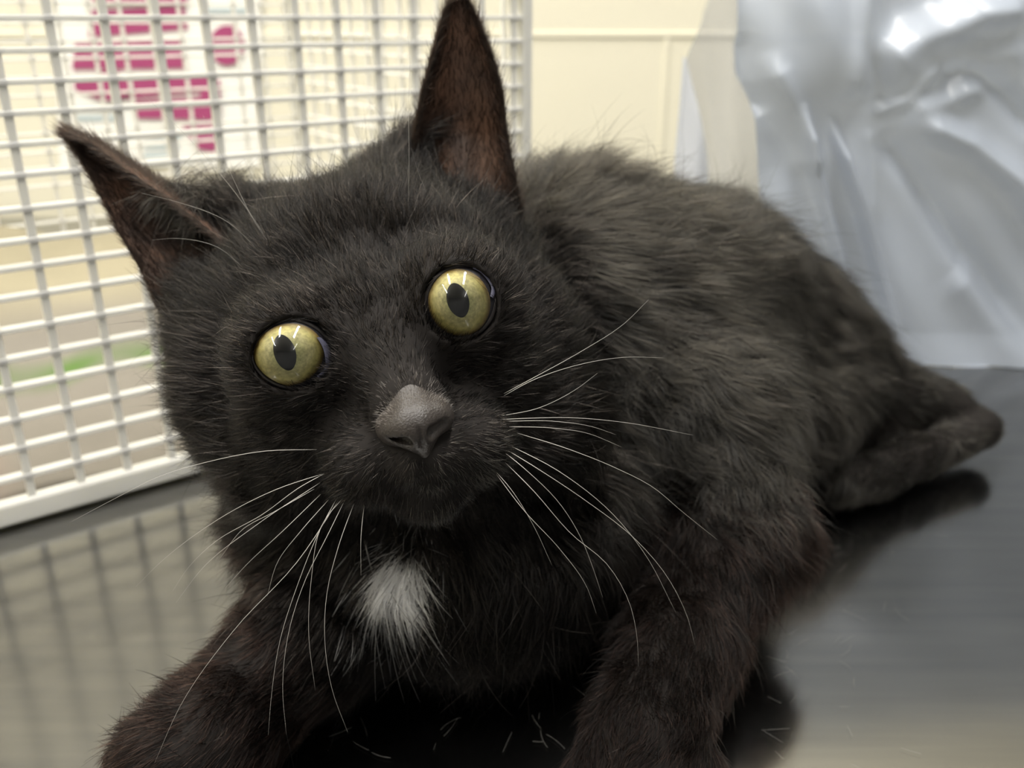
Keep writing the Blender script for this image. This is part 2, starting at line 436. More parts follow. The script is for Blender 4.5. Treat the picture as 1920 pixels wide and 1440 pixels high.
# chest and ruff
fc(W(760, 700, .305), W(860, 960, .305), .040, .035, k=.02)
fe(W(800, 1040, .288), .029, k=.02)
fe(W(930, 1060, .295), .028, k=.02)
fe(W(630, 960, .298), (.033, .030, .030), k=.02)
fe(W(1060, 1000, .305), .027, k=.02)
# right foreleg (picture right)
fc(W(1320, 820, .330), W(1385, 1000, .308), .030, .020, k=.02)
fc(W(1385, 1000, .308), W(1270, 1230, .274), .020, .0155, k=.012)
fc(W(1270, 1230, .274), W(1212, 1370, .252), .0155, .0155, k=.01)
for dx, dy, zz in ((-95, 62, .2465), (-35, 88, .2415), (35, 88, .2415), (92, 60, .2465)):
    fc(W(1212+dx*.5, 1370+dy*.3, .2505), W(1212+dx, 1375+dy, zz), .0095, .0072, k=.005)
# left foreleg (picture left)
fc(W(700, 1090, .300), W(590, 1190, .277), .024, .018, k=.015)
fc(W(590, 1190, .277), W(420, 1355, .254), .018, .0150, k=.012)
fc(W(420, 1355, .254), W(335, 1415, .2455), .0150, .0155, k=.01)
for dx, dy, zz in ((-80, 0, .2465), (-60, 52, .241), (-5, 82, .238), (55, 85, .239)):
    fc(W(335+dx*.4, 1415+dy*.4, .245), W(335+dx, 1420+dy, zz), .0095, .0074, k=.005)
# hind leg
fc(W(1560, 720, .432), W(1760, 765, .442), .024, .013, k=.010)
fc(W(1760, 765, .442), W(1838, 802, .437), .012, .0085, k=.006)
fe(W(1650, 810, .436), .016, k=.008)
fc(W(1836, 806, .436), W(1640, 893, .403), .0090, .0095, k=.004)
fc(W(1640, 893, .403), W(1580, 905, .392), .0100, .0092, k=.004)
# head
fe(W(690, 570, .293), (.047, .039, .045), HB, k=.02)
fe(W(672, 505, .265), (.036, .024, .026), HB, k=.015)
fe(W(480, 720, .274), (.0235, .028, .026), HB, k=.015)
fe(W(948, 640, .272), (.0210, .028, .026), HB, k=.015)
fe(W(580, 850, .264), (.024, .020, .024), HB, k=.015)
fe(W(975, 800, .268), (.023, .020, .024), HB, k=.015)
fe(W(715, 720, .250), (.034, .034, .024), HB, k=.012)
fc(W(688, 590, .2370), W(762, 745, .2185), .0125, .0085, k=.008)
fe(W(700, 868, .2235), (.0125, .0105, .0110), HB, k=.010)
fe(W(878, 832, .2255), (.0120, .0105, .0110), HB, k=.010)
fe(W(795, 862, .2160), .0075, k=.005)
fe(W(808, 925, .2270), (.0095, .0070, .0090), HB, k=.005)
fe(W(560, 582, .250), .012, k=.01)
fe(W(835, 478, .252), .012, k=.01)
fe(W(575, 775, .245), .0145, k=.01)
fe(W(890, 690, .246), .016, k=.01)
fe(E_L-EC*.0050, .0170, k=.008); fe(E_R-EC*.0050, .0170, k=.008)
fe(E_L, .0127, k=.004); fe(E_R, .0127, k=.004)
fe(W(392, 590, .279), (.011, .014, .012), HB, k=.012)
fe(W(890, 470, .279), (.014, .016, .012), HB, k=.012)
fe(W(770, 765, .2160), (.0078, .0062, .0050), HB, k=.004)
fc(W(500, 425, .287), W(310, 362, .2885), .0115, .0035, k=.010)
fc(W(745, 350, .288), W(772, 268, .2905), .014, .005, k=.010)
# mouth crease and philtrum
fc(W(795, 868, .2085), W(803, 905, .2105), .0012, .0014, k=.002, op='cut')
fc(W(803, 903, .2105), W(740, 935, .2150), .0008, .0006, k=.002, op='cut')
fc(W(803, 903, .2105), W(870, 903, .2150), .0008, .0006, k=.002, op='cut')
# eye openings
fe(W(549, 664, .2165), (.0104, .0088, .0200), HB, k=.001, op='cut')
fe(W(865, 567, .2180), (.0092, .0096, .0200), HB, k=.001, op='cut')
fe(E_L, .0112, k=.001, op='cut'); fe(E_R, .0112, k=.001, op='cut')
# stays above the table
zz = (fd.lo[2] + fd.h*np.arange(fd.n[2])).astype(np.float32)
fd.D = np.maximum(fd.D, (.0010-zz)[None, None, :])
BV, BF = fd.nets()

cat = empty('cat', tuple(W(1100, 1000, .33)*np.array([1, 1, 0])))
tag(cat, 'black cat with yellow-green eyes crouching on the steel table, facing the viewer', 'cat')
body = mesh('body', BV, BF, M['skin'], cat, True)

# ------------------------------------------------------------------ fur shaders
def hair_mat(name, mel, red, rough=.35, coat=0., rnd=.25, col=None, ior=1.45, col2=None, pw_=2):
    m = bpy.data.materials.new(name); m.use_nodes = True; nt = m.node_tree; nt.nodes.clear()
    out = nt.nodes.new('ShaderNodeOutputMaterial'); h = nt.nodes.new('ShaderNodeBsdfHairPrincipled')
    h.model = 'CHIANG'
    if col: h.parametrization = 'COLOR'; h.inputs['Color'].default_value = (*col, 1)
    else:
        h.parametrization = 'MELANIN'; h.inputs['Melanin'].default_value = mel; h.inputs['Melanin Redness'].default_value = red
    h.inputs['Roughness'].default_value = rough; h.inputs['Radial Roughness'].default_value = .6
    h.inputs['Random Roughness'].default_value = .3
    h.inputs['Coat'].default_value = coat; h.inputs['IOR'].default_value = ior
    if not col: h.inputs['Random Color'].default_value = rnd
    if col2:
        hi = nt.nodes.new('ShaderNodeHairInfo'); mx = nt.nodes.new('ShaderNodeMixRGB'); pw = nt.nodes.new('ShaderNodeMath'); pw.operation = 'POWER'; pw.inputs[1].default_value = pw_
        nt.links.new(hi.outputs['Random'], pw.inputs[0]); nt.links.new(pw.outputs[0], mx.inputs[0])
        mx.inputs[1].default_value = (*col, 1); mx.inputs[2].default_value = (*col2, 1); nt.links.new(mx.outputs[0], h.inputs['Color'])
    nt.links.new(h.outputs[0], out.inputs[0]); return m
M['fur'] = hair_mat('black_fur', 0, 0, .20, ior=1.20, col=(.0004, .00035, .0003), col2=(.023, .0185, .0155), pw_=3)
M['body_fur'] = hair_mat('charcoal_fur', 0, 0, .38, ior=1.42, col=(.0015, .0013, .0010), col2=(.031, .0265, .0195))
M['leg_fur'] = hair_mat('foreleg_fur', 0, 0, .32, ior=1.25, col=(.0008, .0005, .0004), col2=(.024, .0125, .0090), pw_=2.5)
M['bridge_sheen_fur'] = hair_mat('nose_bridge_fur', 0, 0, .45, col=(.03, .025, .021), col2=(.085, .072, .062))  # brown-grey short fur, lightened to paint the sheen on the bridge
M['white_fur'] = hair_mat('white_fur', 0, 0, .3, col=(.95, .94, .92))

def hair_obj(name, P, R, m, parent, org=None):
    "P: (n, k, 3) world points, R: (n, k) radii"
    n, k, _ = P.shape
    h = bpy.data.hair_curves.new(name); h.add_curves([k]*n)
    P = P - np.array(parent.location if org is None else org)
    h.attributes['position'].data.foreach_set('vector', P.reshape(-1).astype(np.float32))
    ra = h.attributes.get('radius') or h.attributes.new('radius', 'FLOAT', 'POINT')
    ra.data.foreach_set('value', R.reshape(-1).astype(np.float32))
    h.materials.append(m); o = bpy.data.objects.new(name, h); link(o, parent); return o
def norm(a): return a/np.maximum(np.linalg.norm(a, axis=-1, keepdims=True), 1e-9)
def smooth(a, b, x): t = np.clip((x-a)/(b-a), 0, 1); return t*t*(3-2*t)
_wv = rng.normal(size=(24, 3)); _wp = rng.uniform(0, 6.28, (24, 3)); _wa = norm(rng.normal(size=(24, 3)))
def vnoise(P, scale):
    "smooth vector noise with features about `scale` metres"
    o = np.zeros_like(P)
    for i in range(24): o += np.sin((P @ _wv[i])/scale*2.2 + _wp[i, 0])[:, None]*_wa[i]
    return o/math.sqrt(12)
NOSE = W(775, 800, .2040); HEADC = W(705, 650, .275)
def dv(p, q): a = W(*q)-W(*p); return a/np.linalg.norm(a)
# guides: pixel, depth, direction target, length mm, lift
G = []
def g(p, q, ln, lift=.35): G.append((W(*p), dv(p, q), ln*.001, lift))
g((1000, 330, .33), (1060, 340, .36), 15); g((1100, 330, .35), (1180, 350, .38), 16); g((1250, 360, .37), (1330, 390, .40), 17)
g((1380, 420, .41), (1440, 480, .43), 17); g((1500, 500, .42), (1560, 580, .43), 16); g((1600, 600, .42), (1650, 680, .43), 14)
g((1080, 480, .32), (1180, 520, .34), 17); g((1250, 500, .34), (1350, 560, .36), 18); g((1380, 600, .39), (1460, 680, .40), 17)
g((1130, 620, .31), (1230, 680, .325), 17); g((1250, 680, .31), (1340, 740, .32), 16); g((1400, 740, .37), (1440, 850, .37), 15)
g((1180, 780, .30), (1290, 850, .31), 16); g((1350, 850, .30), (1440, 920, .30), 13); g((1470, 880, .37), (1490, 980, .37), 13)
g((1250, 900, .30), (1370, 950, .305), 14); g((1400, 980, .29), (1440, 1050, .288), 10, .3); g((1320, 1100, .28), (1340, 1180, .272), 8, .25)
g((1230, 1100, .29), (1220, 1180, .28), 8, .25); g((1260, 1250, .26), (1240, 1330, .25), 6, .25); g((1200, 1380, .24), (1195, 1440, .235), 5, .25)
g((1350, 1300, .26), (1370, 1370, .255), 6, .3); g((1080, 1360, .25), (1060, 1420, .248), 6, .3)
g((800, 1000, .27), (800, 1080, .265), 15, .3); g((750, 1110, .26), (765, 1190, .26), 14, .3); g((900, 1100, .27), (905, 1190, .272), 15, .3)
g((950, 1200, .28), (955, 1280, .285), 14, .3); g((1060, 1000, .28), (1120, 1060, .285), 15); g((1120, 880, .29), (1200, 930, .30), 16)
g((640, 1040, .27), (610, 1120, .27), 13, .3); g((500, 960, .28), (470, 1040, .29), 12, .35); g((430, 920, .29), (400, 990, .30), 12, .4)
g((620, 1180, .27), (560, 1240, .262), 8, .25); g((480, 1270, .255), (420, 1320, .25), 6, .3); g((330, 1380, .235), (290, 1430, .232), 5.5, .3)
g((260, 1350, .24), (220, 1390, .24), 5.5, .3); g((550, 1180, .28), (500, 1230, .275), 8, .35)
g((1600, 720, .40), (1680, 740, .41), 12, .3); g((1700, 720, .42), (1780, 750, .43), 8, .25); g((1700, 860, .41), (1640, 890, .405), 5, .2)
g((1820, 800, .43), (1850, 800, .43), 4, .2); g((1590, 890, .395), (1560, 920, .39), 6, .25); g((1550, 820, .39), (1560, 900, .39), 11, .3)
GP = np.array([x[0] for x in G]); GD = np.array([x[1] for x in G]); GL = np.array([x[2] for x in G]); GF = np.array([x[3] for x in G])

tri = np.concatenate([BF[:, [0, 1, 2]], BF[:, [0, 2, 3]]])
fn = np.cross(BV[tri[:, 1]]-BV[tri[:, 0]], BV[tri[:, 2]]-BV[tri[:, 0]]); ar = np.linalg.norm(fn, axis=1)/2
VN = np.zeros_like(BV)
for c in range(3): np.add.at(VN, tri[:, c], fn)
VN = norm(VN)
cen = BV[tri].mean(1); fnn = norm(fn)
face_cam = (norm(CP-cen)*fnn).sum(1)
hd = np.linalg.norm(cen-HEADC, axis=1)
cpx, cpy, cz = proj(cen)
def poly_in(px, py, poly):
    ins = np.zeros(px.shape, bool); n = len(poly)
    for i in range(n):
        x0, y0 = poly[i]; x1, y1 = poly[(i+1) % n]
        ins ^= ((y0 > py) != (y1 > py)) & (px < (x1-x0)*(py-y0)/((y1-y0) or 1e-9)+x0)
    return ins
LID_L = [(472, 652), (475, 634), (488, 618), (508, 607), (536, 602), (566, 606), (590, 617), (608, 632), (621, 652), (627, 672), (625, 690), (612, 703), (592, 717), (565, 725), (538, 723), (512, 713), (491, 697), (477, 676)]
LID_R = [(801, 592), (800, 567), (806, 545), (819, 524), (838, 508), (862, 501), (888, 500), (909, 507), (923, 524), (929, 549), (925, 576), (915, 600), (899, 618), (877, 629), (852, 632), (829, 627), (811, 612)]
def grow(poly, g_): c = np.mean(poly, 0); return [tuple(c+(np.array(p)-c)*g_) for p in poly]
def in_eye(P, g_=1.02):
    x, y, z = proj(P); return (z < .245) & (poly_in(x, y, grow(LID_L, g_)) | poly_in(x, y, grow(LID_R, g_)))
dens = np.where(hd < .075, 4.6, 2.2) * np.where(face_cam > -.25, 1, .25)       # per mm2
dens = np.where((cz < .30) & (hd >= .075), 3.2*np.where(face_cam > -.25, 1, .25), dens)
def sample(n_mult, w_):
    a = ar*w_*1e6*n_mult; tot = int(a.sum()); idx = rng.choice(len(tri), tot, p=a/a.sum())
    u, v = rng.random(tot), rng.random(tot); f_ = u+v > 1; u[f_] = 1-u[f_]; v[f_] = 1-v[f_]; k = 1-u-v
    T = tri[idx]
    P = BV[T[:, 0]]*k[:, None]+BV[T[:, 1]]*u[:, None]+BV[T[:, 2]]*v[:, None]
    Nn = norm(VN[T[:, 0]]*k[:, None]+VN[T[:, 1]]*u[:, None]+VN[T[:, 2]]*v[:, None])
    return P, Nn
def field(P, Nn):
    d2 = ((P[:, None, :]-GP[None])**2).sum(-1) + 1e-6
    w_ = 1/d2**1.6; w_ /= w_.sum(1, keepdims=True)
    D_ = w_ @ GD; Ln = w_ @ GL; Lf = w_ @ GF
    dn = np.linalg.norm(P-NOSE, axis=1); hdist = np.linalg.norm(P-HEADC, axis=1)
    wh = 1-smooth(.058, .078, hdist); wh = np.maximum(wh, 1-smooth(.06, .075, dn))
    HD = norm(P-NOSE); hl = np.interp(dn, [0, .010, .02, .035, .05, .07, .09], [.0010, .0024, .0040, .0048, .0060, .0082, .0105])
    # forehead and brows: longer and straighter up
    D_ = norm(D_)*(1-wh)[:, None] + HD*wh[:, None]; Ln = Ln*(1-wh)+hl*wh; Lf = Lf*(1-wh)+.17*wh
    Tn = D_ - Nn*(D_*Nn).sum(1, keepdims=True); return norm(Tn), Ln, Lf, wh
def grow_hair(P, Nn, k=6, lenmul=1., jitter=.16, clump=.34, radius=5.0e-5, droop=.25):
    out = []; Rr = []
    for s in range(0, len(P), 40000):
        p, n_ = P[s:s+40000], Nn[s:s+40000]
        T, Ln, Lf, wh = field(p, n_)
        sc_ = np.where(wh > .5, .0045, .010)[:, None]
        nz = (vnoise(p, .0016)*.8+vnoise(p, .006)*.6)*wh[:, None] + (vnoise(p, .008)*1.5+vnoise(p+5, .028)*1.2)*(1-wh)[:, None]
        T = norm(T + clump*(nz - n_*(nz*n_).sum(1, keepdims=True)) + jitter*rng.normal(size=p.shape))
        Lf = np.clip(Lf + .16*(nz*n_).sum(1) + .07*rng.normal(size=len(p)), .08, .8)
        ln = Ln*lenmul*np.clip(rng.normal(1, .22, len(p)), .4, 1.9)
        Q = np.zeros((len(p), k, 3)); Q[:, 0] = p - n_*.0004; cur = Q[:, 0].copy()
        curl = jitter*rng.normal(size=p.shape)*.5
        for i in range(1, k):
            t = i/(k-1); lf = Lf*(1.5-1.35*t)
            dd = norm(T*(1-lf*.6)[:, None] + n_*lf[:, None] + curl*t + np.array([0, 0, -droop*.25])*t)
            cur = cur + dd*(ln/(k-1))[:, None]; Q[:, i] = cur
        Q[:, 1:, 2] = np.maximum(Q[:, 1:, 2], .0004)
        rr = radius*np.clip(rng.normal(1, .2, len(p)), .5, 1.6)*np.where(wh > .5, 1.0, 1.15)
        out.append(Q); Rr.append(rr[:, None]*np.interp(np.linspace(0, 1, k), [0, .5, 1], [1, .85, .12])[None])
    return np.concatenate(out), np.concatenate(Rr)
P0, N0 = sample(1, dens)
NOSE_POLY = [(712, 808), (722, 790), (775, 772), (836, 762), (846, 785), (822, 830), (798, 858), (770, 842), (725, 826)]
BRIDGE = [(722, 672), (780, 668), (850, 775), (775, 790), (705, 812), (715, 750)]
def in_poly(P, poly, zmax=.235): x, y, z = proj(P); return (z < zmax) & poly_in(x, y, poly)
ok = ~in_eye(P0) & ~in_poly(P0, NOSE_POLY) & (P0[:, 2] > .0022)
P0, N0 = P0[ok], N0[ok]
# white chest blaze: roots inside a ragged drop shape on the front of the chest
def blaze(P):
    x, y, z = proj(P); u = (x-745)/38; v = (y-1082)/52
    return (z < .30) & (z > .24), np.hypot(u + .35*v, v)
zok, rr = blaze(P0)
pw = np.where(rr < 1.0, .99, np.where(rr < 2.8, .22*np.exp(-(rr-.85)*1.5), 0))
white = zok & (rng.random(len(P0)) < pw)
bx, by, bz = proj(P0); brd = in_poly(P0, BRIDGE) & (rng.random(len(P0)) < smooth(668, 745, by)*.9)
Q, R = grow_hair(P0[brd], N0[brd], clump=.1, lenmul=.75); hair_obj('nose_bridge_fur', Q, R*1.1, M['bridge_sheen_fur'], cat)['label'] = 'short nose bridge fur, its sheen put into a lighter brownish grey'
white &= ~brd; blk = ~white & ~brd
Q, R = grow_hair(P0[blk], N0[blk]); hb = np.maximum(1-smooth(.068, .078, np.linalg.norm(P0[blk]-HEADC, axis=1)), 1-smooth(.045, .066, np.linalg.norm(P0[blk]-W(840, 1010, .288), axis=1))) > rng.random(blk.sum())  # chest joins the dark head coat, mostly shade put into the fur colour
hair_obj('head_chest_fur', Q[hb], R[hb], M['fur'], cat); 
Pb = P0[blk]; leg = ~hb & (rng.random(len(Pb)) < smooth(.30, .275, Pb[:, 1])*smooth(.065, .045, Pb[:, 2]))
hair_obj('body_fur', Q[~hb & ~leg], R[~hb & ~leg], M['body_fur'], cat); hair_obj('foreleg_fur', Q[leg], R[leg], M['leg_fur'], cat)
Q, R = grow_hair(P0[white], N0[white], lenmul=1.0, jitter=.24, radius=1.2e-4); o = hair_obj('chest_patch', Q, R, M['white_fur'], cat)
o['label'] = 'small white patch of chest fur'
wis = np.flatnonzero(zok & (rr > .5) & (rr < 1.45) & ~in_poly(P0, [(0, 0), (1920, 0), (1920, 1095), (0, 1095)], 9))
wis = rng.choice(wis, min(48, len(wis)), replace=False)
Q, R = grow_hair(P0[wis], N0[wis], k=8, lenmul=1.7, jitter=.2, radius=8e-5); hair_obj('chest_patch', Q, R, M['white_fur'], cat)['label'] = 'long white wisps trailing below the chest patch'
# long guard hairs, a few per square centimetre, break up the outline
Pg, Ng = sample(.035, dens); ok = ~in_eye(Pg) & (np.linalg.norm(Pg-NOSE, axis=1) > .03) & (Pg[:, 2] > .003)
Q, R = grow_hair(Pg[ok], Ng[ok], lenmul=1.55, jitter=.35, radius=5.5e-5)
hair_obj('guard_hair', Q, R, M['fur'], cat)

# ------------------------------------------------------------------ ears
M['ear'] = mat('ear_lining', (.05, .025, .014), .6)
noise_color(M['ear'], (.032, .017, .011), (.14, .072, .042), 70, 5, .35, .7)
bsdf(M['ear']).inputs['Subsurface Weight'].default_value = 0
def spline(P, n):
    P = np.array(P, float); d = np.r_[0, np.cumsum(np.linalg.norm(np.diff(P, axis=0), axis=1))]; d /= d[-1]
    t = np.linspace(0, 1, n); m = np.gradient(P, d, axis=0); out = np.zeros((n, P.shape[1]))
    for a, x in enumerate(t):
        i = min(np.searchsorted(d, x, 'right')-1, len(d)-2); h = d[i+1]-d[i]; s = (x-d[i])/h
        out[a] = (2*s**3-3*s*s+1)*P[i] + (s**3-2*s*s+s)*h*m[i] + (-2*s**3+3*s*s)*P[i+1] + (s**3-s*s)*h*m[i+1]
    return out
def ear(A, B, bow, fold=0):
    "A, B: the two rims from tip to base as (px, py, z); bow: vector that hollows the cup"
    nv, nu = 34, 22
    a = spline([W(*p) for p in A], nv); b_ = spline([W(*p) for p in B], nv)
    V = []
    for side in (0, 1):
        for j in range(nv):
            v = j/(nv-1)
            for i in range(nu):
                u = i/(nu-1); p = a[j]*(1-u)+b_[j]*u
                d = 4*u*(1-u); p = p + bow*(d**.8)*min(1, v*1.6)
                if side: p = p + norm(bow[None])[0]*(.0022*(d**.35))
                V.append(p)
    n1 = nv*nu; Fc = []
    for j in range(nv-1):
        for i in range(nu-1):
            q = (j*nu+i, j*nu+i+1, (j+1)*nu+i+1, (j+1)*nu+i); Fc.append(q); Fc.append(tuple(x+n1 for x in q[::-1]))
    for j in range(nv-1):
        for i in (0, nu-1): Fc.append((j*nu+i, (j+1)*nu+i, (j+1)*nu+i+n1, j*nu+i+n1))
    o = mesh('ear', V, Fc, M['ear'], cat, True); o['label'] = 'upright pointed ear with brown bare lining'
    # short fur over the back, the rims and the cup base
    V = np.array(V); Q = []; 
    back = V[n1:].reshape(nv, nu, 3); front = V[:n1].reshape(nv, nu, 3)
    bn = norm(bow[None])[0]
    def strands(S, nrm, count, ln, flow, wsel=None, jit=.25, rad=4.5e-5):
        vv = rng.random(count)**.75*(nv-1.001); uu = rng.random(count)*(nu-1.001) if wsel is None else wsel(count)*(nu-1.001)
        j = vv.astype(int); i = uu.astype(int); fv = (vv-j)[:, None]; fu = (uu-i)[:, None]
        p = (S[j, i]*(1-fu)+S[j, i+1]*fu)*(1-fv)+(S[j+1, i]*(1-fu)+S[j+1, i+1]*fu)*fv
        tu = norm(S[j, i+1]-S[j, i]); tv = norm(S[j+1, i]-S[j, i]); ns = norm(np.cross(tu, tv)); ns *= np.sign((ns*nrm).sum(1))[:, None]
        up = -tv; side = tu*np.sign(uu/(nu-1)-.5)[:, None]
        dr = norm(up*flow[0]+side*flow[1]+ns*flow[2]+jit*rng.normal(size=p.shape))
        k = 5; L_ = ln*np.clip(rng.normal(1, .3, count), .3, 2); H = np.zeros((count, k, 3))
        for t in range(k): s = t/(k-1); H[:, t] = p + dr*(L_*s)[:, None] + up*(L_*s*s*.25)[:, None]
        return H, np.tile(rad*np.array([1, 1, .9, .6, .12]), (count, 1))
    edge = lambda c: np.where(rng.random(c) < .5, rng.beta(.6, 9, c), 1-rng.beta(.6, 9, c))
    parts = [strands(back, bn, 9000, .004, (.8, .1, .35)), strands(front, -bn, 5000, .003, (.8, .3, .30), edge), strands(front, -bn, 2600, .0028, (.75, .25, .12))]
    basew = strands(front[int(nv*.62):].repeat(1, 0) if False else front, -bn, 10, .004, (.8, .3, .3))
    H = np.concatenate([x[0] for x in parts]); Rd = np.concatenate([x[1] for x in parts])
    h = hair_obj('ear_fur', H, Rd, M['ear_fur'], o, (0, 0, 0))
    return o
M['ear_fur'] = hair_mat('ear_fur', 0, 0, .35, ior=1.36, col=(.0015, .0010, .0008), col2=(.020, .0120, .0080))
ear([(860, -22, .283), (838, 8, .282), (817, 70, .281), (795, 150, .280), (779, 225, .280), (768, 300, .280), (765, 370, .280)],
    [(864, -22, .284), (889, 20, .284), (917, 85, .284), (940, 160, .283), (952, 250, .282), (965, 320, .279), (985, 420, .276)],
    FWD*.016 + UPV*.002)
ear([(116, 244, .285), (160, 262, .283), (235, 315, .280), (310, 368, .277), (380, 420, .274), (450, 480, .271)],
    [(116, 250, .286), (150, 300, .286), (185, 362, .284), (222, 435, .281), (262, 505, .279), (300, 590, .276)],
    FWD*.017 + UPV*.007 + RIGHT*.004)

# ------------------------------------------------------------------ eyes
M['sclera'] = mat('eye_white', (.015, .014, .018), .4)
M['third'] = mat('third_eyelid', (.085, .085, .125), .5)
M['pupil'] = mat('pupil_black', (.0015, .002, .003), .25)
im = M['iris'] = mat('iris_yellow', (.5, .45, .15), .55)
uv = N(im, 'ShaderNodeAttribute', attribute_name='polar'); sp = N(im, 'ShaderNodeSeparateXYZ'); L(im, uv.outputs['Vector'], sp.inputs[0])
cr = N(im, 'ShaderNodeValToRGB'); cr.color_ramp.elements[0].position = 0; cr.color_ramp.elements[0].color = (.44, .42, .17, 1)
cr.color_ramp.elements[1].position = 1; cr.color_ramp.elements[1].color = (.10, .055, .012, 1)
for p, c in ((.35, (.56, .55, .26)), (.6, (.66, .61, .30)), (.82, (.60, .54, .20)), (.93, (.34, .26, .07))):
    e = cr.color_ramp.elements.new(p); e.color = (*c, 1)
L(im, sp.outputs[0], cr.inputs[0])
cb = N(im, 'ShaderNodeCombineXYZ'); mu = N(im, 'ShaderNodeMath', operation='MULTIPLY'); mu.inputs[1].default_value = 2.2
L(im, sp.outputs[0], mu.inputs[0]); L(im, mu.outputs[0], cb.inputs[0]); L(im, sp.outputs[1], cb.inputs[1]); L(im, sp.outputs[2], cb.inputs[2])
nz = N(im, 'ShaderNodeTexNoise'); nz.inputs['Scale'].default_value = 5; nz.inputs['Detail'].default_value = 6; L(im, cb.outputs[0], nz.inputs['Vector'])
mx = N(im, 'ShaderNodeMixRGB', blend_type='MULTIPLY'); mx.inputs[0].default_value = .7
cr2 = N(im, 'ShaderNodeValToRGB'); cr2.color_ramp.elements[0].position = .3; cr2.color_ramp.elements[0].color = (.55, .55, .50, 1); cr2.color_ramp.elements[1].position = .65; cr2.color_ramp.elements[1].color = (1.2, 1.2, 1.2, 1)
L(im, nz.outputs['Fac'], cr2.inputs[0]); L(im, cr.outputs[0], mx.inputs[1]); L(im, cr2.outputs[0], mx.inputs[2]); L(im, mx.outputs[0], bsdf(im).inputs['Base Color'])
bp = N(im, 'ShaderNodeBump'); bp.inputs['Distance'].default_value = .0002; bp.inputs['Strength'].default_value = .6; L(im, nz.outputs['Fac'], bp.inputs['Height']); L(im, bp.outputs[0], bsdf(im).inputs['Normal'])
cm = M['cornea'] = mat('cornea', (1, 1, 1), .02); nt = cm.node_tree
fr = N(cm, 'ShaderNodeFresnel'); fr.inputs[0].default_value = 1.5; gl = N(cm, 'ShaderNodeBsdfGlossy'); gl.inputs['Roughness'].default_value = .015
tr = N(cm, 'ShaderNodeBsdfTransparent'); ms = N(cm, 'ShaderNodeMixShader')
L(cm, fr.outputs[0], ms.inputs[0]); L(cm, tr.outputs[0], ms.inputs[1]); L(cm, gl.outputs[0], ms.inputs[2])
L(cm, ms.outputs[0], [n for n in nt.nodes if n.type == 'OUTPUT_MATERIAL'][0].inputs[0])

def hit(c, R_, px, py):
    r = W(px, py, 1)-CP; r /= np.linalg.norm(r); oc = CP-c; b_ = oc@r; disc = b_*b_-(oc@oc-R_*R_)
    if disc < 0: q = CP + r*(-b_); return norm((q-c)[None])[0]
    return norm((CP + r*(-b_-math.sqrt(disc))-c)[None])[0]
def sphere(c, R_, nu=48, nv=32):
    V = [c+R_*np.array([0, 0, 1.])]; Fc = []
    for j in range(1, nv):
        th = math.pi*j/nv
        for i in range(nu): ph = 2*math.pi*i/nu; V.append(c+R_*np.array([math.sin(th)*math.cos(ph), math.sin(th)*math.sin(ph), math.cos(th)]))
    V.append(c-R_*np.array([0, 0, 1.])); n = len(V)-1
    for i in range(nu):
        Fc.append((0, 1+i, 1+(i+1) % nu)); Fc.append((n, n-nu+(i+1) % nu, n-nu+i))
        for j in range(nv-2): a = 1+j*nu; Fc.append((a+i, a+nu+i, a+nu+(i+1) % nu, a+(i+1) % nu))
    return V, Fc
def patch(c, R_, cx, cy, shape, name, m, parent, nr=14, na=48, bulge=0):
    "cap on the eyeball whose outline is shape(angle) -> (dx, dy) in pixels about (cx, cy)"
    V = [c + hit(c, R_, cx, cy)*(R_+bulge)]; pol = [(0, 0, 0)]
    for r in range(1, nr+1):
        for k in range(na):
            th = 2*math.pi*k/na; dx, dy = shape(th); s = r/nr
            d = hit(c, R_, cx+dx*s, cy+dy*s); V.append(c + d*(R_+bulge*(1-s*s))); pol.append((s, math.cos(th), math.sin(th)))
    Fc = [(0, 1+(k+1) % na, 1+k) for k in range(na)] + [(1+(r-1)*na+k, 1+(r-1)*na+(k+1) % na, 1+r*na+(k+1) % na, 1+r*na+k) for r in range(1, nr) for k in range(na)]
    o = mesh(name, V, Fc, m, None, True)
    o.parent = parent
    at = o.data.attributes.new('polar', 'FLOAT_VECTOR', 'POINT'); at.data.foreach_set('vector', np.array(pol, np.float32).ravel())
    return o
def ellipse(a, b_, rot, pt=0):
    ca, sa = math.cos(rot), math.sin(rot)
    def f(th):
        x = a*math.cos(th)*(1-pt*abs(math.sin(th))**2.5); y = b_*math.sin(th); return x*ca-y*sa, x*sa+y*ca
    return f
